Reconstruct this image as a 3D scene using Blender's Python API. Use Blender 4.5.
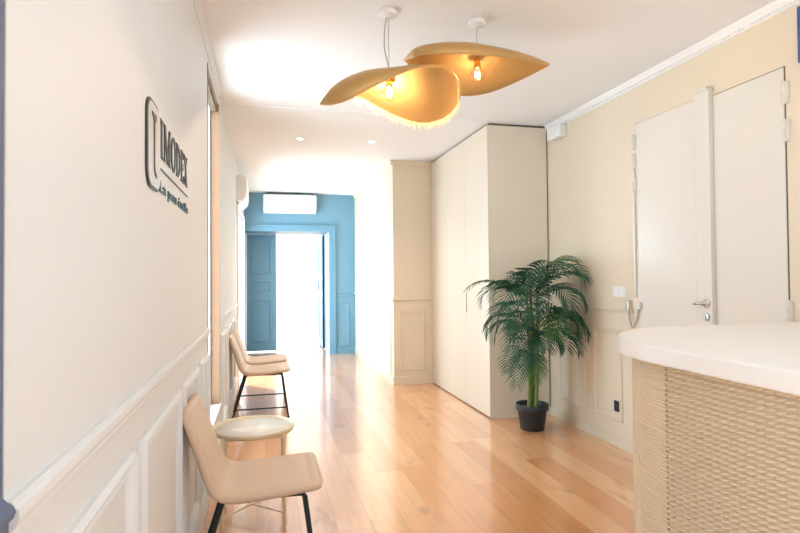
import bpy, bmesh, math, random
import numpy as np
from mathutils import Vector, Matrix

for o in list(bpy.data.objects):
    bpy.data.objects.remove(o, do_unlink=True)
S = bpy.context.scene
C = S.collection
PI = math.pi
random.seed(7)

# ------------------------------------------------------------------ camera
def setup_camera():
    f, pitch, yaw, roll = 551.355, math.radians(1.0764), math.radians(13.7572), math.radians(-0.4847)
    fw = Vector((math.sin(yaw)*math.cos(pitch), math.cos(yaw)*math.cos(pitch), math.sin(pitch)))
    r = Vector((math.cos(yaw), -math.sin(yaw), 0)); u = r.cross(fw)
    r2 = r*math.cos(roll) + u*math.sin(roll); u2 = r2.cross(fw)
    cam = bpy.data.cameras.new('camera'); co = bpy.data.objects.new('camera', cam); C.objects.link(co)
    m = Matrix((r2, u2, -fw)).transposed().to_4x4(); m.translation = Vector((0, 0, 1.2))
    co.matrix_world = m
    cam.sensor_width = 36; cam.lens = f*36/800; cam.clip_start = .05
    S.camera = co
setup_camera()

# ------------------------------------------------------------------ world, daylight, exposure
W = bpy.data.worlds.new('world'); S.world = W; W.use_nodes = True
bg = W.node_tree.nodes['Background']
bg.inputs[0].default_value = (.86, .95, 1.05, 1); bg.inputs[1].default_value = 1.1
S.view_settings.view_transform = 'Standard'; S.view_settings.look = 'None'
S.view_settings.gamma = 1; S.view_settings.use_curve_mapping = False
S.view_settings.exposure = 0.60

def area(name, loc, aim, sx, sy, power, col):
    l = bpy.data.lights.new(name, 'AREA'); l.shape = 'RECTANGLE'; l.size = sx; l.size_y = sy
    l.energy = power; l.color = col
    o = bpy.data.objects.new(name, l); C.objects.link(o); o.location = loc
    d = Vector(aim) - Vector(loc); o.rotation_euler = d.to_track_quat('-Z', 'Y').to_euler()
    return o
COOL = (.70, .86, 1.0)
area('daylight_near_window', (-.75, 3.62, 1.4), (3, 3.62, 1.4), 1.0, 2.2, 34, COOL)
area('daylight_french_window', (-.75, 7.45, 1.15), (3, 7.45, 1.15), 2.1, 2.3, 78, COOL)
area('daylight_far_room', (-2.6, 13.2, 1.5), (2, 13.2, 1.3), 5.0, 2.2, 420, COOL)
area('added_fill_reception', (2.75, -.35, 1.6), (-.3, .9, 1.4), 1.6, 1.5, 11, (.76, .90, 1.0))  # added fill for the left wall, from an unseen opening
sun = bpy.data.lights.new('sun', 'SUN'); sun.energy = 9; sun.angle = .015; sun.color = (1, .96, .88)
so = bpy.data.objects.new('sun', sun); C.objects.link(so)
so.rotation_euler = Vector((1.02, -1.09, -2.06)).to_track_quat('-Z', 'Y').to_euler()

# ------------------------------------------------------------------ materials
def mat(name, col, rough=.5, metal=0, spec=.5, emit=None, estr=0, bump=None):
    m = bpy.data.materials.new(name); m.use_nodes = True
    nt = m.node_tree; b = nt.nodes['Principled BSDF']
    b.inputs['Base Color'].default_value = (*col, 1); b.inputs['Roughness'].default_value = rough
    b.inputs['Metallic'].default_value = metal; b.inputs['Specular IOR Level'].default_value = spec
    if emit:
        b.inputs['Emission Color'].default_value = (*emit, 1); b.inputs['Emission Strength'].default_value = estr
    # every surface gets a little procedural variation
    tc = nt.nodes.new('ShaderNodeTexCoord'); no = nt.nodes.new('ShaderNodeTexNoise')
    sc, amt, dist = bump if bump else (30, .04, .0)
    no.inputs['Scale'].default_value = sc; no.inputs['Detail'].default_value = 4
    nt.links.new(tc.outputs['Object'], no.inputs['Vector'])
    mx = nt.nodes.new('ShaderNodeMix'); mx.data_type = 'RGBA'
    mx.inputs['A'].default_value = (*[c*(1-amt) for c in col], 1)
    mx.inputs['B'].default_value = (*[min(1, c*(1+amt)) for c in col], 1)
    nt.links.new(no.outputs['Fac'], mx.inputs['Factor']); nt.links.new(mx.outputs['Result'], b.inputs['Base Color'])
    if dist:
        bp = nt.nodes.new('ShaderNodeBump'); bp.inputs['Distance'].default_value = dist; bp.inputs['Strength'].default_value = .5
        nt.links.new(no.outputs['Fac'], bp.inputs['Height']); nt.links.new(bp.outputs['Normal'], b.inputs['Normal'])
    return m

def thin_glass(name, tint, gloss=.04):
    m = bpy.data.materials.new(name); m.use_nodes = True; nt = m.node_tree
    nt.nodes.clear()
    o = nt.nodes.new('ShaderNodeOutputMaterial'); t = nt.nodes.new('ShaderNodeBsdfTransparent'); g = nt.nodes.new('ShaderNodeBsdfGlossy')
    t.inputs[0].default_value = (*tint, 1); g.inputs['Roughness'].default_value = .03
    lw = nt.nodes.new('ShaderNodeLayerWeight'); lw.inputs[0].default_value = .5
    pw = nt.nodes.new('ShaderNodeMath'); pw.operation = 'POWER'; pw.inputs[1].default_value = 5; nt.links.new(lw.outputs['Facing'], pw.inputs[0])
    fr = nt.nodes.new('ShaderNodeMath'); fr.operation = 'MULTIPLY_ADD'; fr.inputs[1].default_value = .9; fr.inputs[2].default_value = gloss; nt.links.new(pw.outputs[0], fr.inputs[0])
    mx = nt.nodes.new('ShaderNodeMixShader')
    nt.links.new(fr.outputs[0], mx.inputs[0]); nt.links.new(t.outputs[0], mx.inputs[1]); nt.links.new(g.outputs[0], mx.inputs[2])
    nt.links.new(mx.outputs[0], o.inputs[0])
    return m

def floor_mat():
    m = bpy.data.materials.new('oak_planks'); m.use_nodes = True; nt = m.node_tree; L = nt.links
    b = nt.nodes['Principled BSDF']
    tc = nt.nodes.new('ShaderNodeTexCoord'); sp = nt.nodes.new('ShaderNodeSeparateXYZ'); L.new(tc.outputs['Object'], sp.inputs[0])
    def M(op, a, b_=None, c=None):
        n = nt.nodes.new('ShaderNodeMath'); n.operation = op
        for i, v in enumerate((a, b_, c)):
            if v is None: continue
            if isinstance(v, (int, float)): n.inputs[i].default_value = v
            else: L.new(v, n.inputs[i])
        return n.outputs[0]
    wd, ln = .165, 1.7
    xs = M('DIVIDE', sp.outputs['X'], wd); xi = M('FLOOR', xs); xf = M('FRACT', xs)
    wn = nt.nodes.new('ShaderNodeTexWhiteNoise'); wn.noise_dimensions = '1D'; L.new(xi, wn.inputs['W'])
    ys = M('ADD', M('DIVIDE', sp.outputs['Y'], ln), M('MULTIPLY', wn.outputs['Value'], 7.3)); yi = M('FLOOR', ys); yf = M('FRACT', ys)
    cb = nt.nodes.new('ShaderNodeCombineXYZ'); L.new(xi, cb.inputs[0]); L.new(yi, cb.inputs[1])
    w2 = nt.nodes.new('ShaderNodeTexWhiteNoise'); w2.noise_dimensions = '2D'; L.new(cb.outputs[0], w2.inputs['Vector'])
    ramp = nt.nodes.new('ShaderNodeValToRGB'); L.new(w2.outputs['Value'], ramp.inputs[0])
    cr = ramp.color_ramp; cr.elements[0].color = (.60, .265, .10, 1); cr.elements[1].color = (.73, .405, .20, 1)
    e = cr.elements.new(.3); e.color = (.65, .305, .125, 1); e = cr.elements.new(.65); e.color = (.69, .35, .155, 1)
    # grain stretched along the plank
    mp = nt.nodes.new('ShaderNodeMapping'); mp.inputs['Scale'].default_value = (26, 1.6, 1)
    ofs = nt.nodes.new('ShaderNodeVectorMath'); ofs.operation = 'MULTIPLY_ADD'
    L.new(w2.outputs['Color'], ofs.inputs[0]); ofs.inputs[1].default_value = (5, 5, 5); L.new(tc.outputs['Object'], ofs.inputs[2])
    L.new(ofs.outputs[0], mp.inputs[0])
    gn = nt.nodes.new('ShaderNodeTexNoise'); gn.inputs['Scale'].default_value = 1.0; gn.inputs['Detail'].default_value = 6; gn.inputs['Distortion'].default_value = .8
    L.new(mp.outputs[0], gn.inputs['Vector'])
    kn = nt.nodes.new('ShaderNodeTexNoise'); kn.inputs['Scale'].default_value = 4.5; kn.inputs['Detail'].default_value = 2
    mk = nt.nodes.new('ShaderNodeMapping'); mk.inputs['Scale'].default_value = (1.6, .7, 1); L.new(ofs.outputs[0], mk.inputs[0]); L.new(mk.outputs[0], kn.inputs['Vector'])
    kr = nt.nodes.new('ShaderNodeMapRange'); kr.inputs['From Min'].default_value = .64; kr.inputs['From Max'].default_value = .74
    L.new(kn.outputs['Fac'], kr.inputs['Value'])
    g = M('MULTIPLY_ADD', gn.outputs['Fac'], .55, .82)
    g = M('MULTIPLY', g, M('SUBTRACT', 1.0, M('MULTIPLY', kr.outputs[0], .34)))
    gapx = M('LESS_THAN', M('MINIMUM', xf, M('SUBTRACT', 1.0, xf)), .008)
    gapy = M('LESS_THAN', yf, .0016)
    gap = M('MAXIMUM', gapx, gapy)
    g = M('MULTIPLY', g, M('SUBTRACT', 1.0, M('MULTIPLY', gap, .35)))
    mul = nt.nodes.new('ShaderNodeVectorMath'); mul.operation = 'SCALE'; L.new(ramp.outputs[0], mul.inputs[0]); L.new(g, mul.inputs['Scale'])
    L.new(mul.outputs[0], b.inputs['Base Color'])
    b.inputs['Roughness'].default_value = .34; b.inputs['Specular IOR Level'].default_value = .9
    b.inputs['Coat Weight'].default_value = 1.0; b.inputs['Coat Roughness'].default_value = .12; b.inputs['Coat IOR'].default_value = 1.9
    return m

M = {}
M['cream'] = mat('cream_wall_paint', (.74, .76, .77), .55, bump=(60, .015, .0006))
M['tan'] = mat('warm_cream_paint', (.755, .655, .505), .55, bump=(60, .015, .0006))
M['ceil'] = mat('ceiling_paint', (.855, .87, .88), .7, bump=(40, .01, .0))
M['white'] = mat('white_paint', (.86, .85, .83), .4)
M['whitewall'] = mat('white_wall_paint', (.86, .86, .85), .55)
M['doorwhite'] = mat('cream_lacquer', (.755, .72, .65), .22, bump=(20, .01, .0))
M['cab'] = mat('cabinet_lacquer', (.77, .69, .565), .38, bump=(20, .01, .0))
M['floor'] = floor_mat()
M['blue'] = mat('blue_paint', (.15, .315, .43), .38, bump=(25, .05, .0))
M['slate'] = mat('slate_blue_paint', (.11, .14, .22), .6)
M['leather'] = mat('tan_leather', (.62, .455, .325), .42, bump=(160, .06, .0012))
M['black'] = mat('black_steel', (.018, .028, .030), .35, metal=.4)
M['gold'] = mat('pale_gold_steel', (.78, .68, .48), .4, metal=.2)
M['traytop'] = mat('cream_tray_lacquer', (.84, .82, .78), .2)
M['shade'] = mat('golden_woven_fibre', (.60, .37, .14), .32, metal=.45, bump=(180, .10, .002))
M['fringe'] = mat('golden_fringe_fibre', (.88, .80, .50), .5, metal=.1)
M['brass'] = mat('brass', (.70, .45, .16), .25, metal=1)
M['steel'] = mat('satin_steel', (.62, .61, .58), .28, metal=.9)
M['cord'] = mat('grey_cord', (.40, .39, .37), .5)
M['pot'] = mat('black_plastic_pot', (.022, .030, .040), .5)
M['soil'] = mat('dark_soil', (.06, .045, .03), .9, bump=(80, .4, .004))
M['trunk'] = mat('green_cane', (.16, .22, .05), .45, bump=(25, .35, .0))
M['leaf'] = mat('palm_leaf', (.024, .105, .052), .38, bump=(9, .45, .0))
M['leaf2'] = mat('palm_leaf_yellowish', (.06, .17, .04), .38, bump=(9, .35, .0))
M['top'] = mat('counter_top_white', (.83, .81, .775), .3, bump=(120, .01, .0))
M['rope'] = mat('sand_plaster_relief', (.70, .56, .385), .62, bump=(200, .06, .0))
M['blk'] = mat('black_plastic', (.02, .02, .022), .4)
M['gap'] = mat('dark_gap', (.16, .115, .075), .8)
M['reveal_shade'] = mat('reveal_shade_tan', (.38, .22, .125), .5)  # shaded tone of the window reveal put into the base colour
M['stone'] = mat('pale_stone', (.80, .77, .72), .8)
M['logo_edge'] = mat('dark_bronze_edge', (.045, .042, .040), .4, metal=.3)
M['logo_face'] = mat('brushed_silver', (.62, .60, .60), .32, metal=.45)
M['letter'] = mat('dark_letter', (.028, .040, .045), .35)
M['tag'] = mat('teal_letter', (.02, .075, .09), .4)
M['lamp'] = mat('downlight_diffuser', (1, 1, 1), .5, emit=(1, .93, .82), estr=14)
M['filament'] = mat('filament', (1, .6, .3), .5, emit=(1, .55, .22), estr=12)
M['bulb'] = thin_glass('bulb_glass', (1.0, .88, .78), .12)
M['glass'] = thin_glass('window_glass', (.93, .97, .99))
M['signblue'] = mat('blue_enamel', (.04, .10, .30), .4)

# ------------------------------------------------------------------ mesh helpers
class MB:
    def __init__(s): s.v = []; s.f = []; s.sm = []
    def add(s, vs, fs, smooth=False):
        n = len(s.v); s.v += [tuple(p) for p in vs]; s.f += [tuple(i+n for i in f) for f in fs]; s.sm += [smooth]*len(fs); return s
    def box(s, x0, x1, y0, y1, z0, z1):
        vs = [(x, y, z) for x in (x0, x1) for y in (y0, y1) for z in (z0, z1)]
        return s.add(vs, [(0, 1, 3, 2), (4, 6, 7, 5), (0, 4, 5, 1), (2, 3, 7, 6), (0, 2, 6, 4), (1, 5, 7, 3)])
    def bbox(s, x0, x1, y0, y1, z0, z1, r=.004, seg=2):
        bm = bmesh.new(); bmesh.ops.create_cube(bm, size=1)
        for v in bm.verts:
            v.co = Vector(((x0+x1)/2+v.co.x*(x1-x0), (y0+y1)/2+v.co.y*(y1-y0), (z0+z1)/2+v.co.z*(z1-z0)))
        bmesh.ops.bevel(bm, geom=bm.edges[:], offset=r, segments=seg, affect='EDGES', profile=.5)
        bm.verts.ensure_lookup_table()
        vs = [v.co.copy() for v in bm.verts]; fs = [[v.index for v in f.verts] for f in bm.faces]; bm.free()
        return s.add(vs, fs, False)
    def tube(s, pts, r, n=10, caps=True):
        pts = [Vector(p) for p in pts]; rs = r if isinstance(r, (list, tuple)) else [r]*len(pts)
        rings = []; up = None
        for i, p in enumerate(pts):
            t = (pts[min(i+1, len(pts)-1)]-pts[max(i-1, 0)]).normalized()
            if up is None:
                up = t.orthogonal().normalized()
            up = (up - t*up.dot(t)).normalized(); w = t.cross(up)
            rings.append([p+(up*math.cos(2*PI*k/n)+w*math.sin(2*PI*k/n))*rs[i] for k in range(n)])
        vs = [q for g in rings for q in g]; fs = []
        for i in range(len(pts)-1):
            for k in range(n):
                fs.append((i*n+k, i*n+(k+1) % n, (i+1)*n+(k+1) % n, (i+1)*n+k))
        s.add(vs, fs, True)
        if caps:
            s.add(rings[0], [tuple(range(n))[::-1]]); s.add(rings[-1], [tuple(range(n))])
        return s
    def lathe(s, prof, c=(0, 0, 0), n=32, smooth=True, axis='z'):
        def tr(r, a, z):
            if axis == 'z': return (c[0]+r*math.cos(a), c[1]+r*math.sin(a), c[2]+z)
            if axis == 'x': return (c[0]+z, c[1]+r*math.cos(a), c[2]+r*math.sin(a))
            return (c[0]+r*math.cos(a), c[1]+z, c[2]+r*math.sin(a))
        vs = [tr(r, 2*PI*k/n, z) for r, z in prof for k in range(n)]; fs = []
        for i in range(len(prof)-1):
            for k in range(n):
                fs.append((i*n+k, i*n+(k+1) % n, (i+1)*n+(k+1) % n, (i+1)*n+k))
        return s.add(vs, fs, smooth)
    def prism(s, poly, fn, a, b):
        # poly: 2-D outline, fn(u, v, w) -> point, extruded w from a to b
        n = len(poly)
        vs = [fn(u, v, a) for u, v in poly]+[fn(u, v, b) for u, v in poly]
        fs = [tuple(range(n))[::-1], tuple(range(n, 2*n))]+[(i, (i+1) % n, n+(i+1) % n, n+i) for i in range(n)]
        return s.add(vs, fs)
    def build(s, name, m, parent=None, subd=0):
        me = bpy.data.meshes.new(name); me.from_pydata(s.v, [], s.f)
        me.polygons.foreach_set('use_smooth', s.sm)
        bm = bmesh.new(); bm.from_mesh(me); bmesh.ops.recalc_face_normals(bm, faces=bm.faces[:]); bm.to_mesh(me); bm.free()
        me.materials.append(M[m] if isinstance(m, str) else m); me.update()
        o = bpy.data.objects.new(name, me); C.objects.link(o)
        if parent:
            o.parent = parent; o.matrix_parent_inverse = Matrix.Translation(-Vector(parent.location)) if not parent.parent else Matrix.Translation(-WORLD(parent))
        if subd:
            md = o.modifiers.new('sub', 'SUBSURF'); md.levels = md.render_levels = subd
        return o
# all geometry is written in world coordinates; children keep it by an inverse translation
LOCW = {}
def WORLD(o):
    v = Vector(o.location); 
    if o.parent: 
        v = Vector((0, 0, 0)) if o.type == 'MESH' else v
    return v if o.type == 'EMPTY' else Vector((0, 0, 0))

def thing(name, label, cat, loc=(0, 0, 0), group=None):
    o = bpy.data.objects.new(name, None); C.objects.link(o); o.location = loc; o.empty_display_size = .05
    return tag(o, label, cat, group)
def tag(o, label, cat, group=None):
    o['label'] = label; o['category'] = cat
    if group: o['group'] = group
    return o
def struct(o, label=None, cat=None):
    o['kind'] = 'structure'
    if label: o['label'] = label
    if cat: o['category'] = cat
    return o
def P(root, name, mb, m, label=None, subd=0):
    # part: mesh written in world coordinates, parented to a root empty (translation only) or to a part
    o = mb.build(name, m, None, subd)
    o.parent = root
    base = Vector((0, 0, 0)); p = root
    while p is not None:
        base += Vector(p.location); base_p = p; p = p.parent
    for v in o.data.vertices: v.co -= base
    if label: o['label'] = label
    return o
def copy_tree(o, parent=None):
    c = o.copy(); C.objects.link(c)
    if parent: c.parent = parent
    for ch in list(o.children): copy_tree(ch, c)
    return c

XL, XR, XC, XH = -.309, 2.397, 1.832, 1.387
DC, DP, DB, H = 4.340, 5.977, 8.668, 2.502

# ------------------------------------------------------------------ room shell
fl = MB().box(XL-.20, 3.4, -3.0, 9.3, -.08, 0).box(-3.4, 4.6, 9.3, 17.0, -.08, 0); struct(fl.build('floor', 'floor'), 'honey oak plank floor', 'floor')
struct(MB().box(-9, XL-.21, -3, 9.19, -.2, -.03).build('ground_terrace', 'stone'), 'pale stone terrace outside the windows', 'terrace')
struct(MB().box(-1.75, XL-.225, 2.6, 5.3, 2.46, 2.62).build('sun_block_slab', 'white'), 'added unseen slab outside blocking sun at the near window', 'sun_block')  # unseen slab added to keep the sun out of the near window
ce = MB().box(-.75, 3.2, .30, 9.3, H, H+.1); struct(ce.build('ceiling', 'ceil'), 'smooth off-white ceiling', 'ceiling')

wl = MB()
X0 = XL-.22
wl.box(X0, XL, .77, 3.21, 0, H)
wl.box(X0, XL, 3.21, 3.99, 0, .34); wl.box(X0, XL, 3.21, 3.99, 2.40, H)
wl.box(X0, XL, 3.99, 6.46, 0, H); wl.box(XL-.08, XL, 6.46, 6.50, 0, H)
wl.box(XL-.08, XL, 6.50, 8.42, 2.06, H); wl.box(XL-.08, XL, 6.50, 8.42, -.02, .02)
wl.box(X0, XL, 8.46, DB, 0, H); wl.box(XL-.08, XL, 8.42, 8.46, 0, H)
struct(wl.build('wall_left', 'cream'), 'long cream panelled wall on the left', 'wall')
ne = MB().box(-.62, -.2905, .68, .72, .93, 2.9).box(-.62, -.284, .68, .72, 0, .93)
prof = [(-.292, .920), (-.284, .924), (-.279, .929), (-.2765, .936), (-.279, .943), (-.285, .947), (-.2905, .953), (-.292, .953)]
ne.prism(prof, lambda u, v, w: (u, w, v), .68, .72)
struct(ne.build('wall_entry', 'slate'), 'slate blue door jamb at the left edge', 'wall')
wr = MB()
wr.box(XR, XR+.2, .55, 17, 0, H+.08); wr.box(XR, XR+.2, -3, -1.25, 0, H+.08); wr.box(XR, XR+.2, -1.25, .55, 0, .85); wr.box(XR, XR+.2, -1.25, .55, 2.36, H+.08)
struct(wr.build('wall_right', 'tan'), 'cream panelled wall on the right', 'wall')
wp = MB().box(XH, XR, DP, DB, 0, H); struct(wp.build('wall_corridor', 'tan'), 'panelled wall block narrowing the corridor', 'wall')
# end wall with the double door opening: deep reveal
we = MB()
OX0, OX1, OZ = -.30, .975, 1.915
we.box(XL-.22, OX0, DB, 9.30, 0, H); we.box(OX1, XH+.02, DB, 9.30, 0, H); we.box(OX0, OX1, DB, 9.30, OZ, H)
struct(we.build('wall_end', 'blue'), 'blue painted wall at the corridor end', 'wall')
wf = MB()
wf.box(-3.4, 4.4, 16.7, 16.9, 0, 2.7); wf.box(4.2, 4.4, 9.3, 16.7, 0, 2.7)
wf.box(-3.4, -3.2, 9.3, 10.0, 0, 2.7); wf.box(-3.4, -3.2, 16.4, 16.7, 0, 2.7); wf.box(-3.4, -3.2, 10.0, 16.4, 0, .35); wf.box(-3.4, -3.2, 10.0, 16.4, 2.5, 2.7)
wf.box(-3.4, XL-.22, 9.2, 9.3, 0, 2.7); wf.box(XH+.02, 4.4, 9.2, 9.3, 0, 2.7)
struct(wf.build('wall_back', 'whitewall'), 'white walls of the bright room beyond the door', 'wall')
struct(MB().box(-3.4, 4.4, 9.3, 16.9, 2.7, 2.8).build('ceiling', 'whitewall'), 'white ceiling of the far room', 'ceiling')

# ---- trims
tn = [0]
def trim(mb, m, label):
    tn[0] += 1
    return struct(mb.build('trim_%d' % tn[0], m), label, 'trim')
def rail_prof(z0, z1, d):
    h = z1-z0
    return [(0, z0), (d*.45, z0), (d*.55, z0+h*.18), (d*.5, z0+h*.30), (d*.9, z0+h*.45), (d, z0+h*.6), (d*.95, z0+h*.8), (d*.6, z0+h*.86), (d*.5, z1), (0, z1)]
def frame_moulding(mb, plane, u0, u1, z0, z1, w=.035, d=.016):
    # raised picture-frame moulding; plane(u, z, depth) -> point, depth off the wall
    pr = [(0, 0), (.0, d*.5), (w*.25, d), (w*.5, d*.7), (w*.75, d*.85), (w, d*.4), (w, 0)]
    for (inset, dep), (inset2, dep2) in zip(pr[:-1], pr[1:]):
        a = [(u0+inset, z0+inset), (u1-inset, z0+inset), (u1-inset, z1-inset), (u0+inset, z1-inset)]
        b = [(u0+inset2, z0+inset2), (u1-inset2, z0+inset2), (u1-inset2, z1-inset2), (u0+inset2, z1-inset2)]
        vs = [plane(u, z, dep) for u, z in a]+[plane(u, z, dep2) for u, z in b]
        mb.add(vs, [(i, (i+1) % 4, 4+(i+1) % 4, 4+i) for i in range(4)])
    return mb
left = lambda u, z, d: (XL+d, u, z)
right = lambda u, z, d: (XR-d, u, z)
corr = lambda u, z, d: (XH-d, u, z)
pier = lambda u, z, d: (u, DP-d, z)
endw = lambda u, z, d: (u, DB-d, z)
# left wall: chair rail, panels, baseboard
mb = MB()
for a, b in ((.77, 3.21), (3.99, 6.44)):
    mb.prism(rail_prof(.878, .930, .017), lambda u, v, w: (XL+u, w, v), a, b)
trim(mb, 'cream', 'cream chair rail along the left wall')
for a, b in ((.86, 1.41), (1.50, 2.13), (2.22, 2.68), (2.77, 3.14), (4.08, 4.62), (4.72, 5.26), (5.36, 5.90)):
    trim(frame_moulding(MB(), left, a, b, .16, .80, .04, .020), 'cream', 'cream panel moulding on the left wall')
for a, b in ((.77, 6.44),):
    struct(MB().box(XL, XL+.014, a, b, 0, .10).build('baseboard_left', 'cream'), 'cream baseboard under the left wall panels', 'baseboard')
# left and right cornice with beads
def cornice(mb, fx, a, b):
    z = H
    pr = [(0, z-.056), (.006, z-.056), (.010, z-.050), (.010, z-.036), (.016, z-.026), (.026, z-.014), (.030, z-.004), (.030, z), (0, z)]
    mb.prism(pr, lambda u, v, w: (fx(u), w, v), a, b)
    return mb
trim(cornice(MB(), lambda u: XL+u*.7, .77, 3.985), 'cream', 'cream cornice above the left wall')
mb = cornice(MB(), lambda u: XR-u, .3, 4.34)
y = .9
while y < 4.3:
    mb.lathe([(.001, -.006), (.006, -.004), (.007, 0), (.006, .004), (.001, .006)], (XR-.012, y, H-.043), 6); y += .022
trim(mb, 'white', 'white beaded cornice along the right wall')
mb = MB(); mb.prism([(0, H-.05), (.006, H-.05), (.02, H-.02), (.026, H-.006), (.026, H), (0, H)], lambda u, v, w: (w, DP-u, v), XH-.026, XC)
mb.prism([(0, H-.05), (.006, H-.05), (.02, H-.02), (.026, H-.006), (.026, H), (0, H)], lambda u, v, w: (XH-u, w, v), DP-.026, DB)
trim(mb, 'tan', 'cream cornice on the wall block')
trim(MB().box(XL, XC, 4.27, 4.30, H-.005, H), 'ceil', 'thin ceiling strip across the corridor mouth')
# right wall
mb = MB(); mb.prism(rail_prof(.935, .968, .018), lambda u, v, w: (XR-u, w, v), 3.215, DC); trim(mb, 'tan', 'cream chair rail on the right wall')
trim(frame_moulding(MB(), right, 3.35, 3.685, .175, .82, .032, .014), 'tan', 'cream panel moulding nearest the counter')
trim(frame_moulding(MB(), right, 3.79, 4.20, .175, .82, .032, .014), 'tan', 'cream panel moulding behind the potted palm')
struct(MB().box(XR-.012, XR, 3.2, DC, 0, .07).build('baseboard_right', 'tan'), 'cream baseboard on the right', 'baseboard')
# wall block
mb = MB(); mb.prism(rail_prof(.925, .958, .016), lambda u, v, w: (w, DP-u, v), XH-.016, XC); mb.prism(rail_prof(.925, .958, .016), lambda u, v, w: (XH-u, w, v), DP-.016, DB)
trim(mb, 'tan', 'cream chair rail on the wall block')
trim(frame_moulding(MB(), pier, 1.462, 1.742, .155, .82, .03, .014), 'tan', 'cream panel moulding facing the entrance')
for a, b in ((6.10, 6.68), (6.80, 7.28), (7.40, 8.45)):
    trim(frame_moulding(MB(), corr, a, b, .10, .82, .032, .016), 'white', 'white panel moulding along the corridor')
mb = MB().box(XH-.012, XC, DP-.012, DP, 0, .09).box(XH-.012, XH, DP, DB, 0, .09)
struct(mb.build('baseboard_corridor', 'tan'), 'cream baseboard around the wall block', 'baseboard')
# end wall trims
mb = MB(); mb.prism(rail_prof(.885, .945, .016), lambda u, v, w: (w, DB-u, v), 1.075, XH)
trim(mb, 'blue', 'blue chair rail beside the blue door')
trim(frame_moulding(MB(), endw, 1.105, 1.285, .12, .81, .03, .014), 'blue', 'narrow blue panel moulding right of the door')
mb = MB()
for k, (w0, w1, d) in enumerate(((0, .07, .020), (.07, .10, .032))):
    mb.box(OX1+w0, OX1+w1, DB-d, DB, 0, OZ+w0); mb.box(OX0, OX1+w1, DB-d, DB, OZ+w0, OZ+w1)
trim(mb, 'blue', 'blue moulded door surround')
struct(MB().box(1.075, XH, DB-.014, DB, 0, .09).build('baseboard_end', 'blue'), 'blue baseboard', 'baseboard')

# ---- windows
def window(name, y0, y1, z0, z1, xf, bars, label, extra=None):
    root = bpy.data.objects.new(name, None); C.objects.link(root); root.location = (xf, (y0+y1)/2, z0); struct(root, label, 'window')
    fr = MB(); t = .035
    fr.box(xf-.05, xf, y0, y0+t, z0, z1).box(xf-.05, xf, y1-t, y1, z0, z1).box(xf-.05, xf, y0+t, y1-t, z0, z0+t).box(xf-.05, xf, y0+t, y1-t, z1-t, z1)
    P(root, 'window_frame', fr, 'white')
    for k in range(bars):
        yy = y0+(y1-y0)*(k+1)/(bars+1)
        P(root, 'mullion', MB().box(xf-.048, xf-.004, yy-.03, yy+.03, z0+t, z1-t), 'white')
    P(root, 'pane', MB().box(xf-.03, xf-.026, y0+t, y1-t, z0+t, z1-t), 'glass')
    return root
w1 = window('window_1', 3.21, 3.99, .34, 2.40, XL-.055, 0, 'tall window in the left wall past the sign')
P(w1, 'window_sill', MB().box(XL-.055, XL+.012, 3.20, 4.0, .325, .343), 'white')
P(w1, 'reveal_shade_strip', MB().box(XL-.05, XL+.004, 3.968, 3.990, .343, 2.40).box(XL-.05, XL+.004, 3.21, 3.222, .343, 2.40), 'reveal_shade', 'tan strips carrying the shade of the reveal')  # strips added so the reveal's shade shows as dark tan
P(w1, 'header_strip', MB().box(XL-.05, XL-.012, 3.215, 3.985, 2.345, 2.385), 'gap', 'dark header strip')  # dark strip across the head of the opening
w2 = window('window_2', 6.50, 8.42, .02, 2.06, XL-.02, 1, 'french window at the far left of the corridor')
mb = MB().tube([(XL-.02, 7.30, .98), (XL+.03, 7.30, .98)], .008).tube([(XL+.03, 7.30, 1.03), (XL+.045, 7.30, 1.0), (XL+.045, 7.30, .93), (XL+.03, 7.30, .89)], .009)
P(w2, 'window_handle', mb, 'white')
P(w2, 'casing', MB().box(XL, XL+.02, 6.44, 6.52, 0, 2.10).box(XL, XL+.02, 8.40, 8.48, 0, 2.10).box(XL, XL+.02, 6.44, 8.48, 2.04, 2.10), 'white')
w4 = window('added_fill_window', -1.25, .55, .85, 2.36, XR+.12, 1, 'added unseen window behind the reception counter for fill light')  # unseen window added so fill light reaches the left wall
w3 = window('window_3', 10.0, 16.4, .35, 2.5, -3.2, 4, 'window wall of the far room')

# ---- cream double door on the right wall (door_1)
d1 = bpy.data.objects.new('door_1', None); C.objects.link(d1); d1.location = (XR, 2.62, 0); struct(d1, 'cream double door flush in the right wall', 'door')
lf = P(d1, 'door_leaf', MB().bbox(XR-.014, XR+.01, 2.634, 3.158, .01, 2.196, .003), 'doorwhite')
P(d1, 'door_leaf', MB().bbox(XR-.006, XR+.01, 2.090, 2.540, .01, 2.180, .003), 'doorwhite')
P(d1, 'astragal', MB().bbox(XR-.032, XR+.01, 2.516, 2.624, .01, 2.218, .004), 'doorwhite')
P(d1, 'bolt_cap', MB().bbox(XR-.044, XR-.002, 2.520, 2.610, 2.214, 2.230, .004), 'doorwhite')
g = MB().box(XR-.002, XR+.02, 3.158, 3.163, .0, 2.204).box(XR-.0025, XR+.02, 2.664, 3.163, 2.196, 2.2005).box(XR-.002, XR+.02, 2.084, 2.09, 0, 2.184).box(XR-.002, XR+.02, 2.084, 2.56, 2.180, 2.184).box(XR-.010, XR, 2.622, 2.636, .01, 2.19)
P(d1, 'door_gap', g, 'gap', 'dark hairline gap around the leaves')
def hinge(yc, zc, x, l=.052):
    h = MB().lathe([(.0005, -l-.006), (.007, -l-.002), (.009, -l), (.009, -.002), (.0075, -.001), (.0075, .001), (.009, .002), (.009, l), (.007, l+.002), (.0005, l+.006)], (x, yc, zc), 14)
    h.box(x, XR+.004, yc-.016, yc+.016, zc-l, zc+l)
    return P(d1, 'hinge', h, 'doorwhite')
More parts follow.
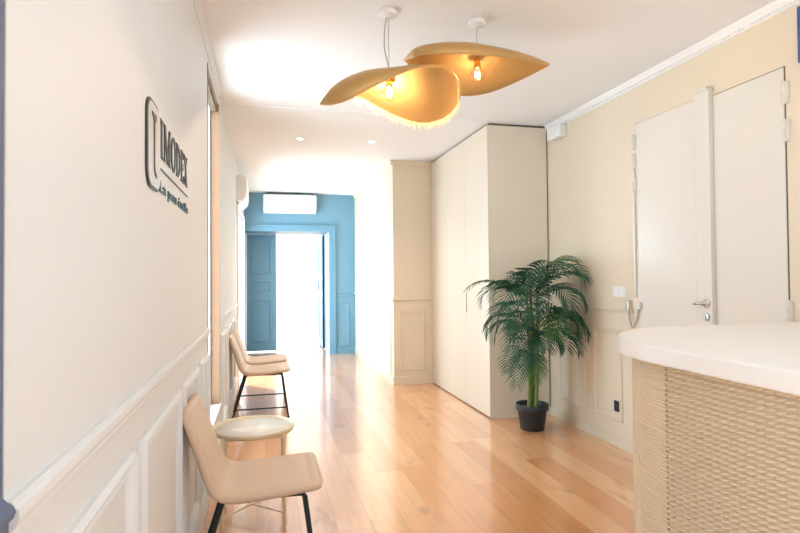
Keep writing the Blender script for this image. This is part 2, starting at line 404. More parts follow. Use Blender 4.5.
for z in (2.055, 1.875, 1.02): hinge(2.082, z, XR-.014)
for z in (2.08, 1.95, 1.80): hinge(3.166, z, XR-.026, .045)
hinge(2.630, 1.90, XR-.020, .035)
P(d1, 'lock_rod', MB().bbox(XR-.030, XR-.002, 3.160, 3.172, 1.05, 2.0, .002), 'doorwhite')
hd = MB(); hx = XR-.032
hd.lathe([(.0005, 0), (.024, 0), (.024, -.006), (.019, -.009), (.009, -.010), (.009, -.040), (.0005, -.042)], (hx, 2.556, 1.040), 20, axis='x')
hd.tube([(hx-.040, 2.552, 1.040), (hx-.042, 2.565, 1.041), (hx-.040, 2.585, 1.038), (hx-.032, 2.612, 1.034)], [.009, .009, .0085, .007], 12)
hd.box(XR-.022, XR-.008, 2.624, 2.640, 1.01, 1.07)
P(d1, 'door_handle', hd, 'steel', 'chrome lever handle')
ky = MB().lathe([(.0005, 0), (.022, 0), (.022, -.007), (.018, -.009), (.0005, -.009)], (hx, 2.556, .965), 20, axis='x'); ky.box(hx-.014, hx-.008, 2.552, 2.560, .950, .978)
P(d1, 'keyhole', ky, 'steel', 'chrome lock rosette')
cb = MB(); pts = []
for k in range(17):
    t = k/16; pts.append((XR-.022-.008*math.sin(PI*t), 3.246-.110*t, 1.0-.15*math.sin(PI*t)**.7))
cb.tube(pts, .0055, 8)
lp = P(d1, 'cable_loop', cb, 'cord', 'flexible steel cable loop')
P(d1, 'cable_bracket', MB().bbox(XR-.034, XR, 3.234, 3.258, .965, 1.03, .004), 'steel')
P(d1, 'cable_bracket', MB().bbox(XR-.038, XR-.018, 3.112, 3.150, .975, 1.02, .004), 'doorwhite')

# ---- blue double door (door_2)
d2 = bpy.data.objects.new('door_2', None); C.objects.link(d2); d2.location = (.34, 9.25, 0); struct(d2, 'blue panelled double door at the corridor end, one leaf open', 'door')
def leaf(fn, w, name='door_leaf'):
    lb = MB(); t = .04
    def bx(u0, u1, z0, z1, a, b):
        vs = [fn(u, z, d) for u in (u0, u1) for z in (z0, z1) for d in (a, b)]
        lb.add(vs, [(0, 1, 3, 2), (4, 6, 7, 5), (0, 4, 5, 1), (2, 3, 7, 6), (0, 2, 6, 4), (1, 5, 7, 3)])
    bx(0, w, .02, 1.91, .008, t-.008)
    for a, b in ((0, .075), (w-.075, w)): bx(a, b, .02, 1.91, 0, t)
    for a, b in ((.02, .15), (.855, .965), (1.155, 1.25), (1.825, 1.91)): bx(.075, w-.075, a, b, 0, t)
    for a, b in ((.15, .855), (.965, 1.155), (1.25, 1.825)):
        frame_moulding(lb, lambda u, z, d: fn(u, z, .004-d*.8), .075, w-.075, a, b, .03, .016)
        frame_moulding(lb, lambda u, z, d: fn(u, z, t-.004+d*.8), .075, w-.075, a, b, .03, .016)
    return P(d2, name, lb, 'blue')
leaf(lambda u, z, d: (OX0+.005+u, 9.235+d, z), .472)
rl = leaf(lambda u, z, d: (OX1-.041+d, 9.31+u, z), .78)
P(rl, 'door_handle', MB().tube([(OX1-.050, 10.02, 1.0), (OX1-.100, 10.02, 1.0), (OX1-.100, 9.92, 1.0)], .009).bbox(OX1-.058, OX1-.049, 10.0, 10.04, .92, 1.1, .002), 'steel')

# ------------------------------------------------------------------ tall cabinet
cab = thing('tall_cabinet', 'full height white built-in cabinet with flush doors behind the palm', 'cabinet', (XC, DC, 0))
cc = MB().box(XC+.022, XR-.014, DC, DP-.004, .0, 2.482)
P(cab, 'carcass', cc, 'cab')
P(cab, 'plinth', MB().box(XC+.03, XC+.05, DC+.004, DP-.006, 0, .02), 'gap', 'dark recessed plinth')
P(cab, 'shadow_gap', MB().box(XC+.02, XR-.004, DC+.010, DP-.006, 2.482, H-.004).box(XR-.014, XR-.004, DC+.010, DP-.01, 0, 2.482), 'gap', 'dark gap at top and wall side')
ds = [DC, 4.885, 5.43, DP-.006]
for k in range(3):
    a, b = ds[k]+.0015, ds[k+1]-.0015
    if k == 0: a = DC
    dr = P(cab, 'cabinet_door', MB().bbox(XC, XC+.021, a, b, .012, 2.482, .0012, 1), 'cab')
    if k == 0:
        P(dr, 'recessed_pull', MB().box(XC-.0015, XC+.004, b-.016, b-.002, .86, 1.04), 'gap', 'dark slot pull')

# ------------------------------------------------------------------ chairs
def sweep_cushion(cl, hw, ht, nsec=28):
    # cl: centreline [(x, z)], hw/ht: half width and half thickness along it
    mb = MB(); n = len(cl); rings = []
    for i in range(n):
        a = Vector((cl[max(i-1, 0)][0], 0, cl[max(i-1, 0)][1])); b = Vector((cl[min(i+1, n-1)][0], 0, cl[min(i+1, n-1)][1]))
        t = (b-a).normalized(); nn = Vector((-t.z, 0, t.x))
        ring = []
        for k in range(nsec):
            th = 2*PI*k/nsec; c, s = math.cos(th), math.sin(th)
            e = .34
            yy = hw[i]*math.copysign(abs(c)**e, c); q = ht[i]*math.copysign(abs(s)**.7, s)
            dish = .010*(1-(yy/max(hw[i], 1e-6))**2)*(1 if s > 0 else .6) if 2 < i < n-3 else 0
            ring.append(Vector((cl[i][0], yy, cl[i][1]))+nn*(q-dish))
        rings.append(ring)
    vs = [p for r in rings for p in r]; fs = []
    for i in range(n-1):
        for k in range(nsec):
            fs.append((i*nsec+k, i*nsec+(k+1) % nsec, (i+1)*nsec+(k+1) % nsec, (i+1)*nsec+k))
    fs.append(tuple(range(nsec))); fs.append(tuple(range((n-1)*nsec, n*nsec)))
    return mb.add(vs, fs, True)
def smooth_path(pts, n):
    # Catmull-Rom resampling
    out = []; P_ = [pts[0]]+list(pts)+[pts[-1]]
    for i in range(1, len(P_)-2):
        for k in range(n):
            t = k/n; p0, p1, p2, p3 = [np.array(P_[i+j]) for j in (-1, 0, 1, 2)]
            out.append(tuple(.5*((2*p1)+(-p0+p2)*t+(2*p0-5*p1+4*p2-p3)*t*t+(-p0+3*p1-3*p2+p3)*t**3)))
    out.append(tuple(pts[-1])); return out
def make_chair():
    root = thing('lounge_chair', '', 'chair', (0, 0, 0), 'tan lounge chairs along the left wall')
    cl = smooth_path([(-.284, .718), (-.258, .648), (-.224, .555), (-.192, .462), (-.168, .415), (-.128, .394), (-.06, .391), (.06, .398), (.15, .406), (.222, .409)], 5)
    n = len(cl); hw = []; ht = []
    for i in range(n):
        t = i/(n-1); e = min(t, 1-t)/.07
        k = math.sqrt(max(0, 1-(1-min(1, e))**2))
        w = .200+.010*min(1, max(0, (t-.15)/.3))
        hw.append(w-.045*(1-k)); ht.append((.019+.006*math.sin(PI*t))*(.25+.75*k))
    P(root, 'seat_shell', sweep_cushion(cl, hw, ht), 'leather')
    def legpath(sx, sy):
        x0, x1 = (.155, .203) if sx > 0 else (-.150, -.262)
        return [(x0-.03*sx, sy*.155, .374), (x0-.008*sx, sy*.156, .372), (x0, sy*.157, .362), (x0+(x1-x0)*.5, sy*.166, .18), (x1, sy*.175, .006)]
    for sx in (1, -1):
        for sy in (1, -1):
            lg = P(root, 'leg', MB().tube(legpath(sx, sy), .0085, 10), 'black')
            f = legpath(sx, sy)[-1]
            P(lg, 'foot_cap', MB().lathe([(.0005, 0), (.011, 0), (.011, .012), (.0005, .014)], (f[0], f[1], 0), 12), 'blk')
    P(root, 'stretcher', MB().tube([(-.233, -.173, .09), (.192, -.173, .09)], .0065, 8), 'black')
    for sy in (1, -1):
        P(root, 'side_rail', MB().tube([(-.125, sy*.155, .374), (.13, sy*.155, .374)], .0085, 10), 'black')
    for x in (-.10, .11):
        P(root, 'cross_rail', MB().tube([(x, -.155, .374), (x, .155, .374)], .008, 8), 'black')
    return root
ch = make_chair()
spots = [(-.008, 2.315, 'tan leather lounge chair nearest the camera, before the side table'),
         (-.012, 5.03, 'tan leather lounge chair just beyond the round side table'),
         (-.015, 5.60, 'farthest tan leather lounge chair, half hidden behind another chair')]
for i, (x, y, lb) in enumerate(spots):
    o = ch if i == 0 else copy_tree(ch)
    o.location = (x, y, 0); o['label'] = lb

# ------------------------------------------------------------------ side table
TX, TY, TZ, TR = -.058, 2.88, .457, .198
st = thing('side_table', 'round cream tray table on thin pale gold legs between the chairs', 'side table', (TX, TY, 0))
P(st, 'tray_top', MB().lathe([(.0005, TZ-.012), (TR-.012, TZ-.012), (TR-.010, TZ-.006), (.0005, TZ-.006)], (TX, TY, 0), 56), 'traytop')
P(st, 'tray_rim', MB().lathe([(TR-.012, TZ-.018), (TR-.002, TZ-.018), (TR+.002, TZ+.004), (TR, TZ+.006), (TR-.004, TZ+.004), (TR-.010, TZ-.010), (TR-.012, TZ-.018)], (TX, TY, 0), 56), 'gold')
q = .146
for sx in (1, -1):
    for sy in (1, -1):
        P(st, 'leg', MB().tube([(TX+sx*(q-.004), TY+sy*(q-.004), TZ-.012), (TX+sx*q, TY+sy*q, 0)], .008, 10), 'gold')
for s in (1, -1):
    P(st, 'cross_brace', MB().tube([(TX-q, TY-s*q, .07), (TX, TY, .07+.004*s), (TX+q, TY+s*q, .07)], .004, 8), 'gold')
P(st, 'leg_ring', MB().tube([(TX+(q-.003)*1.0*math.cos(PI/4+k*PI/2)*1.414, TY+(q-.003)*1.414*math.sin(PI/4+k*PI/2), TZ-.024) for k in range(5)], .005, 8), 'gold')

# ------------------------------------------------------------------ pendant lamps
def interp(pts, t):
    # pts as list of (t, x, y, z)
    ts = [p[0] for p in pts]
    return np.array([np.interp(t, ts, [p[k] for p in pts]) for k in (1, 2, 3)])
def smooth_table(pts, n):
    P3 = smooth_path([tuple(p) for p in pts], n); return [np.array(p) for p in P3]
def make_lamp(label, cx, cy, bz, near, far, crown, fringe, slack, power):
    root = thing('pendant_lamp', label, 'pendant lamp', (cx, cy, bz), 'golden leaf pendant lamps')
    N = 12
    A = smooth_table(near, N); B = smooth_table(far, N); CR = smooth_path([(c, 0) for c in crown], N)
    n = len(A); m = 18
    vs = []; top = []
    for i in range(n):
        for j in range(m+1):
            s = j/m; p = A[i]*(1-s)+B[i]*s
            bow = (s**.6*(1-s)**1.5)/(.2857**.6*.7143**1.5)
            p = p+np.array([0, 0, CR[i][0]*bow])
            top.append(p)
    vs = [tuple(p) for p in top]; fs = []
    for i in range(n-1):
        for j in range(m):
            a = i*(m+1)+j; fs.append((a, a+1, a+m+2, a+m+1))
    sh = P(root, 'lamp_shade', MB().add(vs, fs, True), 'shade')
    md = sh.modifiers.new('thick', 'SOLIDIFY'); md.thickness = .008; md.offset = 0
    # rolled rim
    loop = A+B[::-1][1:-1]
    rim = MB().tube([tuple(p) for p in loop+[loop[0]]], .006, 8, False)
    P(sh, 'rim', rim, 'shade')
    if fringe:
        fb = MB(); rnd = random.Random(3)
        i0, i1 = int(n*fringe[0]), int(n*fringe[1])
        for i in range(i0, min(i1, n-1)):
            for k in range(4):
                t = (k+rnd.random())/4; p = Vector(B[i]*(1-t)+B[i+1]*t)
                nxt = Vector(B[min(i+1, n-1)]-B[i]).normalized()
                out = Vector((rnd.uniform(-.25, .25), rnd.uniform(-.6, .7), -1)).normalized()
                l = rnd.uniform(.020, .052); w = .0026
                fb.add([p-nxt*w, p+nxt*w, p+out*l+nxt*w*.3, p+out*l-nxt*w*.3, p-nxt*w+Vector((0, .003, 0)), p+nxt*w+Vector((0, .003, 0))], [(0, 1, 2, 3), (4, 5, 2, 3), (0, 4, 3), (1, 5, 2)])
        f = P(sh, 'fringe', fb, 'fringe', 'ragged golden fringe'); f['kind'] = 'stuff'
    P(root, 'canopy', MB().lathe([(.0005, -.034), (.012, -.034), (.014, -.028), (.040, -.026), (.046, -.020), (.046, 0), (.0005, 0)], (cx, cy, H), 32), 'white')
    topz = bz+.14
    P(root, 'suspension_wire', MB().tube([(cx, cy, H-.03), (cx, cy, bz+.08)], .0016, 6), 'cord')
    if slack:
        P(root, 'flex_cord', MB().tube(smooth_path([(cx-.010, cy, H-.03), (cx-.020, cy, H-.10), (cx-.022, cy, H-.18), (cx-.012, cy, H-.235), (cx-.001, cy, H-.275), (cx, cy, bz+.09)], 5), .0028, 6), 'cord')
    P(root, 'socket', MB().lathe([(.0005, .092), (.010, .09), (.016, .082), (.017, .05), (.019, .046), (.019, .036), (.014, .030), (.0005, .03)], (cx, cy, bz), 20), 'brass')
    R = .039
    bl = P(root, 'bulb', MB().lathe([(.013, .040)]+[(R*math.sin(a), R*math.cos(a)) for a in np.linspace(.42, PI-.01, 22)], (cx, cy, bz), 28), 'bulb')
    fil = []
    for k in range(60):
        t = k/59; fil.append((cx+.014*math.cos(t*14*PI/2.2), cy+.014*math.sin(t*14*PI/2.2), bz+.022-.04*t))
    P(bl, 'filament', MB().tube(fil, .0012, 5), 'filament', 'glowing spiral filament')
    l = bpy.data.lights.new('bulb_light', 'POINT'); l.energy = power; l.color = (1, .80, .56); l.shadow_soft_size = .006
    lo = bpy.data.objects.new('bulb_light', l); C.objects.link(lo); lo.parent = root
    return root
# near rim and far rim, left tip to right end (x, y, z)
LY = 2.61
near1 = [(.257, LY-.03, 2.012), (.301, LY-.10, 1.994), (.367, LY-.15, 2.006), (.454, LY-.18, 2.050), (.563, LY-.19, 2.107), (.691, LY-.17, 2.171), (.831, LY-.10, 2.213), (.922, LY-.03, 2.197), (.969, LY+.03, 2.150)]
far1 = [(.257, LY-.03, 2.012), (.342, LY+.08, 2.082), (.479, LY+.18, 2.130), (.596, LY+.24, 2.102), (.723, LY+.27, 2.065), (.850, LY+.26, 2.043), (.945, LY+.20, 2.064), (.981, LY+.11, 2.104), (.969, LY+.03, 2.150)]
crown1 = [.004, .070, .105, .110, .085, .045, .022, .012, .002]
make_lamp('golden leaf-shaped pendant lamp on the left with fringed bright lower edge', .5915, LY, 2.095, near1, far1, crown1, (.22, .93), True, 9)
near2 = [(.678, LY+.02, 2.276), (.704, LY-.09, 2.254), (.787, LY-.16, 2.248), (.915, LY-.19, 2.248), (1.050, LY-.17, 2.258), (1.204, LY-.12, 2.274), (1.343, LY-.06, 2.291), (1.456, LY, 2.311)]
far2 = [(.678, LY+.02, 2.276), (.790, LY+.14, 2.258), (.928, LY+.23, 2.225), (1.084, LY+.28, 2.214), (1.214, LY+.26, 2.231), (1.321, LY+.19, 2.263), (1.410, LY+.09, 2.295), (1.456, LY, 2.311)]
crown2 = [.004, .06, .085, .095, .085, .065, .035, .002]
make_lamp('golden leaf-shaped pendant lamp on the right with a pointed tip', 1.0520, LY, 2.222, near2, far2, crown2, None, False, 2.3)

# ------------------------------------------------------------------ potted palm
PX, PY = 2.030, 3.975
palm = thing('potted_palm', 'green artificial areca palm in a black pot beside the cabinet', 'potted plant', (PX, PY, 0))
P(palm, 'pot', MB().lathe([(.0005, 0), (.086, 0), (.092, .006), (.112, .150), (.122, .152), (.127, .156), (.129, .196), (.126, .200), (.120, .198), (.116, .16), (.114, .15), (.0005, .15)], (PX, PY, 0), 40), 'pot')
P(palm, 'soil', MB().lathe([(.0005, .172), (.06, .170), (.116, .165)], (PX, PY, 0), 24), 'soil')
stems = [((-.030, -.01), (-.030, .0), .96), ((.022, -.02), (.045, -.02), 1.08), ((.045, .015), (.03, .02), .86), ((.006, .01), (-.005, .0), 1.12)]
for (a, b), (c, d), hgt in stems:
    mb = MB(); pts = []; rr = []
    for k in range(25):
        t = k/24; pts.append((PX+a+(c-a)*t+.01*math.sin(3*t), PY+b+(d-b)*t, .165+(hgt-.165)*t)); rr.append((.017-.008*t)*(1.12 if k % 4 == 0 else 1))
    mb.tube(pts, rr, 12); P(palm, 'trunk', mb, 'trunk')
rp = random.Random(11)
def frond(base, az, elev, L, droop, wid=.17, roll=0, mname='leaf'):
    mb = MB(); n = 17; pts = []; p = Vector(base); e = elev
    d_az = Vector((math.cos(az), math.sin(az), 0)); step = L/n; T = []
    for k in range(n+1):
        pts.append(p.copy()); t = k/n
        d = d_az*math.cos(e)+Vector((0, 0, 1))*math.sin(e); T.append(d)
        p = p+d*step; e = max(e-droop*(.4+1.2*t)/n, -1.50)
    mb.tube(pts, [.0042*(1-.85*k/n) for k in range(n+1)], 6)
    for k in range(3, n+1):
        for half in (0,):
            t = (k+half)/n
            q = pts[k].lerp(pts[min(k+1, n)], half); d = T[k]
            side0 = d.cross(Vector((0, 0, 1)));
            if side0.length < .1: side0 = d_az.cross(Vector((0, 0, 1)))
            side0.normalize(); up0 = side0.cross(d)
            side = side0*math.cos(roll)+up0*math.sin(roll); up = side.cross(d)
            ll = wid*(math.sin(PI*min(1, .12+t*.80))**.6)*(.9+.2*rp.random())
            for s in (1, -1):
                fwd = .55+.75*t
                ld = (side*s*1.0+d*fwd+up*(.15+.1*rp.random())).normalized()
                tip_d = (ld-Vector((0, 0, .30+.2*rp.random()))).normalized()
                nrm = ld.cross(d).normalized()
                w = .0125*(1-.2*t)
                wv = d*w*.9+nrm*w*.2
                a = q; b = q+ld*ll*.45; c = b+tip_d*ll*.32; e2 = c+(tip_d-Vector((0, 0, .2))).normalized()*ll*.25
                crease = nrm*(w*.35)
                mb.add([a-wv*.3, a+wv*.3, b-wv, b+crease, b+wv, c-wv*.75, c+crease, c+wv*.75, e2], [(0, 1, 3), (0, 3, 2), (1, 4, 3), (2, 3, 6, 5), (3, 4, 7, 6), (5, 6, 8), (6, 7, 8)], False)
    mb.v = [(min(v[0], XR-.02), min(v[1], DC-.012), max(v[2], .17)) for v in mb.v]
    return P(palm, 'frond', mb, mname)
R_ = math.radians
FR = [  # dx, dy, z, azimuth, elevation, length, droop, width
 (-.03, 0, .98, 186, 46, .58, 1.6, .13), (-.03, 0, .98, 205, 62, .54, 2.6, .17), (0, -.02, .98, 232, 58, .52, 2.7, .19), (-.02, 0, .96, 160, 60, .50, 2.8, .17),
 (.04, -.02, 1.06, 300, 66, .54, 2.5, .20), (.04, -.02, 1.04, 335, 62, .54, 2.6, .20), (.04, -.02, 1.06, 270, 72, .52, 2.4, .19), (.03, 0, 1.02, 40, 66, .42, 2.7, .16),
 (.045, -.02, 1.06, 318, 80, .44, 1.9, .17), (0, 0, 1.04, 250, 74, .44, 2.4, .18), (.02, 0, 1.04, 100, 70, .38, 2.6, .15), (-.02, 0, 1.0, 215, 44, .46, 2.4, .19),
 (-.03, -.02, .96, 222, 30, .50, 2.6, .19), (-.02, -.02, .98, 250, 40, .46, 2.7, .19), (.03, -.02, 1.0, 285, 48, .46, 2.6, .20), (.04, -.01, 1.0, 320, 42, .46, 2.4, .20), (-.02, 0, .92, 195, 36, .44, 2.6, .17),
 (-.02, -.01, .76, 200, 46, .48, 2.5, .18), (-.03, -.01, .74, 225, 38, .50, 2.4, .19), (-.02, 0, .70, 248, 28, .46, 2.2, .18), (-.03, 0, .82, 180, 44, .46, 2.8, .17),
 (.02, -.03, .80, 268, 44, .42, 2.6, .20), (.03, -.02, .80, 300, 50, .48, 2.6, .20), (.04, -.01, .78, 325, 46, .50, 2.6, .19), (.04, 0, .76, 345, 44, .42, 2.6, .17),
 (.03, -.02, .72, 312, 32, .42, 2.3, .18), (0, 0, .70, 100, 50, .34, 2.8, .14), (-.03, 0, .60, 215, 24, .40, 2.1, .14), (.02, -.02, .88, 285, 40, .44, 2.5, .19), (-.02, -.01, .88, 230, 30, .44, 2.5, .18),
 (-.03, -.02, .58, 228, 8, .42, 1.7, .17), (-.02, -.03, .60, 248, 4, .34, 1.6, .16),
 (.01, -.03, .72, 260, 36, .36, 2.3, .18), (.03, -.03, .74, 288, 34, .38, 2.4, .19), (-.01, -.02, .66, 232, 30, .42, 2.4, .17), (.04, -.01, .86, 335, 34, .42, 2.6, .18),
]
for i, (dx, dy, z, az, el, L, dr, wd) in enumerate(FR):
    frond((PX+dx, PY+dy, z), R_(az), R_(el), L, dr, wd, R_(rp.uniform(-25, 25)), 'leaf2' if i in (0, 8, 21, 31) else 'leaf')

# ------------------------------------------------------------------ reception counter
rc = thing('reception_counter', 'white topped reception counter with rope relief front, rounded corner', 'reception counter', (1.5, .9, 0))
TX0, TY1, RR = 1.060, 1.835, .48
def outline(ins, n=28, y0=.15, x1=2.25):
    x0, y1, r = TX0+ins, TY1-ins, RR-ins
    pts = [(x0, y0), (x0, y1-r)]
    for k in range(1, n+1):
        a = PI-(PI/2)*k/n; pts.append((x0+r+r*math.cos(a), y1-r+r*math.sin(a)))
    pts.append((x1, y1)); pts.append((x1, y0)); return pts
tp = MB(); ZT, TH = 1.0, .052
lay = [(.006, ZT-TH), (.0015, ZT-TH+.002), (0, ZT-TH+.006), (0, ZT-.008), (.002, ZT-.003), (.007, ZT)]
ol = [outline(i) for i, z in lay]; n = len(ol[0])
vs = [(u, v, z) for (i, z), o_ in zip(lay, ol) for u, v in o_]; fs = []
for k in range(len(lay)-1):
    for i in range(n): fs.append((k*n+i, k*n+(i+1) % n, (k+1)*n+(i+1) % n, (k+1)*n+i))
tp.add(vs, fs); tp.add([(u, v, ZT) for u, v in ol[-1]], [tuple(range(n))]); tp.add([(u, v, ZT-TH) for u, v in ol[0]], [tuple(range(n))])
P(rc, 'countertop', tp, 'top')
INS = .048; ZB = ZT-TH
inn = outline(INS+.02)
P(rc, 'core', MB().prism(inn, lambda u, v, w: (u, v, w), .0, ZB), 'rope')
# curved end: fine horizontal ribs
seam = 1.352
def path_corner():
    x0, y1, r = TX0+INS, TY1-INS, RR-INS; pts = []
    for k in range(0, 6): pts.append((x0, seam+(y1-r-seam)*k/6, -1, 0))
    for k in range(0, 41):
        a = PI-(PI/2)*k/40; pts.append((x0+r+r*math.cos(a), y1-r+r*math.sin(a), math.cos(a), math.sin(a)))
    for k in range(1, 9): pts.append((x0+r+(2.24-x0-r)*k/8, y1, 0, 1))
    return pts
pc = path_corner(); pitch = .0095; rows = int(ZB/pitch); per = 6; zz = []
for r in range(rows):
    for k in range(per): zz.append((r*pitch+pitch*k/per, .0032*math.sin(PI*k/per)))
zz.append((ZB, 0))
vs = []; fs = []
acc = 0
for j, (x, y, nx, ny) in enumerate(pc):
    if j: acc += math.hypot(x-pc[j-1][0], y-pc[j-1][1])
    for z, d in zz:
        dd = d*(.85+.15*math.sin(acc*90+z*40)); vs.append((x+nx*dd, y+ny*dd, min(ZB, z+.0014*math.sin(acc*34))))
nz = len(zz)
for j in range(len(pc)-1):
    for k in range(nz-1): fs.append((j*nz+k, (j+1)*nz+k, (j+1)*nz+k+1, j*nz+k+1))
P(rc, 'ribbed_corner', MB().add(vs, fs, True), 'rope', 'finely ribbed rounded corner')
# flat front: rope courses
fx = TX0+INS; p2, tw = .0145, .026; rows = int(ZB/p2); per = 8
zs = []
for r in range(rows+1):
    for k in range(per):
        z = r*p2+p2*k/per
        if z <= ZB: zs.append((z, k/per))
ys = np.arange(.30, seam-.006, .004); ys = list(ys)+[seam-.005]
vs = []; fs = []
for y in ys:
    for z, fr in zs:
        prof_ = math.sin(PI*fr)**.6 if fr > 0 else 0
        ph = (y/tw+fr*.8) % 1.0
        strand = abs(math.sin(PI*ph))**.7
        vs.append((fx-.0135*prof_*(.25+.75*strand)+.002, y, z))
nz = len(zs)
for j in range(len(ys)-1):
    for k in range(nz-1): fs.append((j*nz+k, (j+1)*nz+k, (j+1)*nz+k+1, j*nz+k+1))
P(rc, 'rope_panel', MB().add(vs, fs, True), 'rope', 'front panel of twisted rope courses')

# ------------------------------------------------------------------ wall sign
sg = thing('wall_sign', 'raised company logo and lettering on the left wall', 'sign', (XL, 2.0, 1.57))
wall = lambda u, v, w: (XL+w, u, v)
def rrect(u0, u1, v0, v1, r, n=8):
    pts = []
    for cx, cy, a0 in ((u1-r, v1-r, 0), (u0+r, v1-r, PI/2), (u0+r, v0+r, PI), (u1-r, v0+r, 1.5*PI)):
        for k in range(n+1):
            a = a0+PI/2*k/n; pts.append((cx+r*math.cos(a), cy+r*math.sin(a)))
    return pts
U0, U1, V0, V1 = 1.578, 1.764, 1.452, 1.700
P(sg, 'emblem_plate', MB().prism(rrect(U0, U1, V0, V1, .05), wall, 0, .006), 'logo_edge', 'dark rounded square')
P(sg, 'emblem_face', MB().prism(rrect(U0+.012, U1-.004, V0+.008, V1-.008, .044), wall, .006, .0075), 'logo_face', 'silver face of the emblem')
tm = MB()
tm.prism([(1.6320, 1.665), (1.6920, 1.665), (1.6920, 1.650), (1.6720, 1.640), (1.6720, 1.525), (1.6790, 1.505), (1.6970, 1.498), (1.6970, 1.487), (1.6730, 1.490), (1.6590, 1.508), (1.6570, 1.640), (1.6470, 1.652), (1.6320, 1.655)], wall, .0075, .0095)
P(sg, 'emblem_letter', tm, 'logo_edge', 'dark letter T')
def letter(polys):
    mb = MB()
    for p in polys: mb.prism(p, wall, 0, .004)
    return P(sg, 'letter', mb, 'letter')
B, T_ = 1.570, 1.688
def rc_(a, b, c, d): return [(a, c), (b, c), (b, d), (a, d)]
def ser(a, b): return [rc_(a, b, B, B+.005), rc_(a, b, T_-.005, T_)]
u = 1.788
letter([rc_(u+.012, u+.034, B, T_)]+ser(u, u+.046)); u += .062
letter([rc_(u+.008, u+.014, B, T_), [(u+.006, T_), (u+.030, T_), (u+.068, B+.018), (u+.060, B)], [(u+.060, B), (u+.066, B), (u+.104, T_), (u+.098, T_)], rc_(u+.094, u+.116, B, T_), rc_(u, u+.022, B, B+.005), rc_(u+.086, u+.124, B, B+.005), rc_(u+.094, u+.124, T_-.005, T_), rc_(u, u+.02, T_-.005, T_)]); u += .138
def arc_band(cx, cz, rx, rz, rx2, rz2, a0, a1, n=20):
    o_ = []; N_ = n
    for k in range(N_):
        a = a0+(a1-a0)*k/N_; b = a0+(a1-a0)*(k+1)/N_
        o_.append([(cx+rx*math.cos(a), cz+rz*math.sin(a)), (cx+rx*math.cos(b), cz+rz*math.sin(b)), (cx+rx2*math.cos(b), cz+rz2*math.sin(b)), (cx+rx2*math.cos(a), cz+rz2*math.sin(a))])
    return o_
mz, hz = (B+T_)/2, (T_-B)/2
letter(arc_band(u+.05, mz, .050, hz+.002, .030, hz-.005, 0, 2*PI, 32)); u += .112
letter([rc_(u+.010, u+.031, B, T_)]+arc_band(u+.028, mz, .068, hz, .046, hz-.007, -PI/2, PI/2)+[rc_(u, u+.03, B, B+.006), rc_(u, u+.03, T_-.006, T_)]); u += .108
letter([rc_(u+.010, u+.031, B, T_), rc_(u, u+.072, B, B+.006), rc_(u, u+.070, T_-.006, T_), rc_(u+.03, u+.056, mz-.003, mz+.003), rc_(u+.066, u+.072, B, B+.028), rc_(u+.064, u+.070, T_-.026, T_), rc_(u+.051, u+.056, mz-.012, mz+.012)]); u += .084
letter([[(u+.006, T_), (u+.032, T_), (u+.088, B), (u+.062, B)], [(u+.006, B), (u+.013, B), (u+.080, T_), (u+.073, T_)], rc_(u, u+.04, T_-.005, T_), rc_(u+.064, u+.09, T_-.005, T_), rc_(u, u+.022, B, B+.005), rc_(u+.054, u+.096, B, B+.005)])
P(sg, 'rule', MB().prism(rc_(1.788, 2.395, 1.533, 1.5365), wall, 0, .004), 'letter')
def text_mesh(body, u0, u1, v0, h):
    cu = bpy.data.curves.new('t', 'FONT'); cu.body = body; cu.extrude = .004; cu.offset = .012; cu.resolution_u = 3
    to = bpy.data.objects.new('t', cu); C.objects.link(to); bpy.context.view_layer.update()
    dg = bpy.context.evaluated_depsgraph_get(); me = bpy.data.meshes.new_from_object(to.evaluated_get(dg))
    xs = [v.co.x for v in me.vertices]; x0_, x1_ = min(xs), max(xs)
    mb = MB(); zs_ = [v.co.z for v in me.vertices]; zmin = min(zs_); zr = max(zs_)-zmin
    mb.add([(XL+.004*(v.co.z-zmin)/zr, u0+(u1-u0)*(v.co.x-x0_)/(x1_-x0_), v0+v.co.y*h) for v in me.vertices], [tuple(p.vertices) for p in me.polygons])
    bpy.data.objects.remove(to, do_unlink=True); bpy.data.curves.remove(cu); bpy.data.meshes.remove(me)
    return mb
for wd_, a_, b_ in (('La', 1.778, 1.885), ('peau', 1.925, 2.095), ('éveille', 2.135, 2.395)):
    P(sg, 'tagline_word', text_mesh(wd_, a_, b_, 1.464, .050), 'tag', 'dark teal tagline word')

# ------------------------------------------------------------------ small fittings
def air_con_left():
    r = thing('air_conditioner', 'white air conditioner seen end-on high on the left wall', 'air conditioner', (XL, 6.75, 2.1), 'white wall air conditioners')
    pr = [(0, 2.06), (.06, 2.06), (.10, 2.10), (.115, 2.16), (.115, 2.30), (.10, 2.335), (.08, 2.345), (0, 2.345)]
    P(r, 'housing', MB().prism(pr, lambda u, v, w: (XL+u, w, v), 6.32, 7.15), 'white')
    P(r, 'louvre', MB().prism([(.063, 2.066), (.102, 2.104), (.105, 2.100), (.066, 2.058)], lambda u, v, w: (XL+u, w, v), 6.37, 7.10), 'white')
air_con_left()
r = thing('air_conditioner', 'white air conditioner on the blue wall above the doorway', 'air conditioner', (.375, DB, 2.19), 'white wall air conditioners')
pr = [(0, 2.19), (.12, 2.19), (.18, 2.23), (.20, 2.28), (.20, 2.42), (.17, 2.46), (0, 2.46)]
P(r, 'housing', MB().prism(pr, lambda u, v, w: (w, DB-u, v), -.02, .765), 'white')
P(r, 'louvre', MB().prism([(.125, 2.196), (.183, 2.236), (.186, 2.230), (.128, 2.186)], lambda u, v, w: (w, DB-u, v), .03, .715), 'white')
P(r, 'intake_grille', MB().box(.03, .70, DB-.17, DB-.02, 2.46, 2.464), 'cord', 'grey top grille')
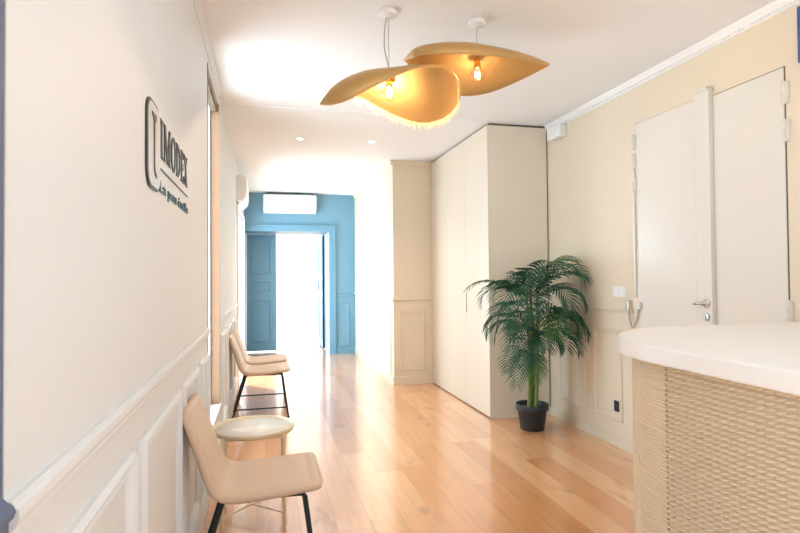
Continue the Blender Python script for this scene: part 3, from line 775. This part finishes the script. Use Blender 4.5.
DL = [(.323, 5.21, 'nearer left of the four corridor ceiling downlights'), (1.004, 5.19, 'nearer right of the four corridor ceiling downlights'),
      (.30, 6.56, 'farther left of the corridor ceiling downlights'), (1.02, 6.54, 'farther right of the corridor ceiling downlights'),
      (.375, 3.83, 'ceiling downlight at the left tip of the golden lamp')]
d0 = None
for i, (x, y, lb) in enumerate(DL):
    if d0 is None:
        d0 = thing('downlight', lb, 'ceiling light', (x, y, H), 'recessed ceiling downlights')
        P(d0, 'trim_ring', MB().lathe([(.030, -.004), (.042, -.004), (.044, 0), (.030, 0)], (x, y, H), 28), 'white')
        P(d0, 'diffuser', MB().lathe([(.0005, -.0025), (.030, -.0025)], (x, y, H), 24), 'lamp')
        o = d0
    else:
        o = copy_tree(d0); o.location = (x, y, H); o['label'] = lb
    l = bpy.data.lights.new('downlight_beam', 'SPOT'); l.energy = 12; l.spot_size = 1.9; l.spot_blend = .8; l.color = (1, .88, .72); l.shadow_soft_size = .03
    lo = bpy.data.objects.new('downlight_beam', l); C.objects.link(lo); lo.parent = o; lo.location = (0, 0, -.012)
sw = thing('light_switch', 'white double light switch plate beside the cream door', 'light switch', (XR, 3.36, 1.083))
P(sw, 'switch_plate', MB().bbox(XR-.010, XR, 3.288, 3.432, 1.046, 1.120, .003), 'white')
for a in (3.300, 3.366): P(sw, 'rocker', MB().bbox(XR-.014, XR-.009, a, a+.054, 1.056, 1.110, .002), 'white')
so_ = thing('wall_socket', 'small black wall socket low on the right wall panel', 'socket', (XR, 3.40, .28))
P(so_, 'socket_plate', MB().bbox(XR-.010, XR, 3.365, 3.440, .243, .318, .003), 'blk')
P(so_, 'socket_well', MB().lathe([(.0225, -.0115), (.022, -.012), (.020, -.0105), (.0005, -.0105)], (XR, 3.4025, .2805), 24, axis='x'), 'blk')
em = thing('alarm_box', 'small white box high on the right wall next to the cabinet', 'alarm', (XR, 4.12, 2.38))
P(em, 'housing', MB().bbox(XR-.075, XR, 4.02, 4.22, 2.335, 2.435, .012, 3), 'white')
P(em, 'sensor_lens', MB().lathe([(.0005, -.083), (.012, -.082), (.016, -.075)], (XR, 4.07, 2.36), 16, axis='x'), 'white')
bs = thing('wall_plaque', 'dark blue plaque at the top right picture edge', 'plaque', (XR, 1.9, 2.3))
P(bs, 'board', MB().bbox(XR-.02, XR, 1.70, 2.005, 2.165, 2.425, .004), 'signblue')
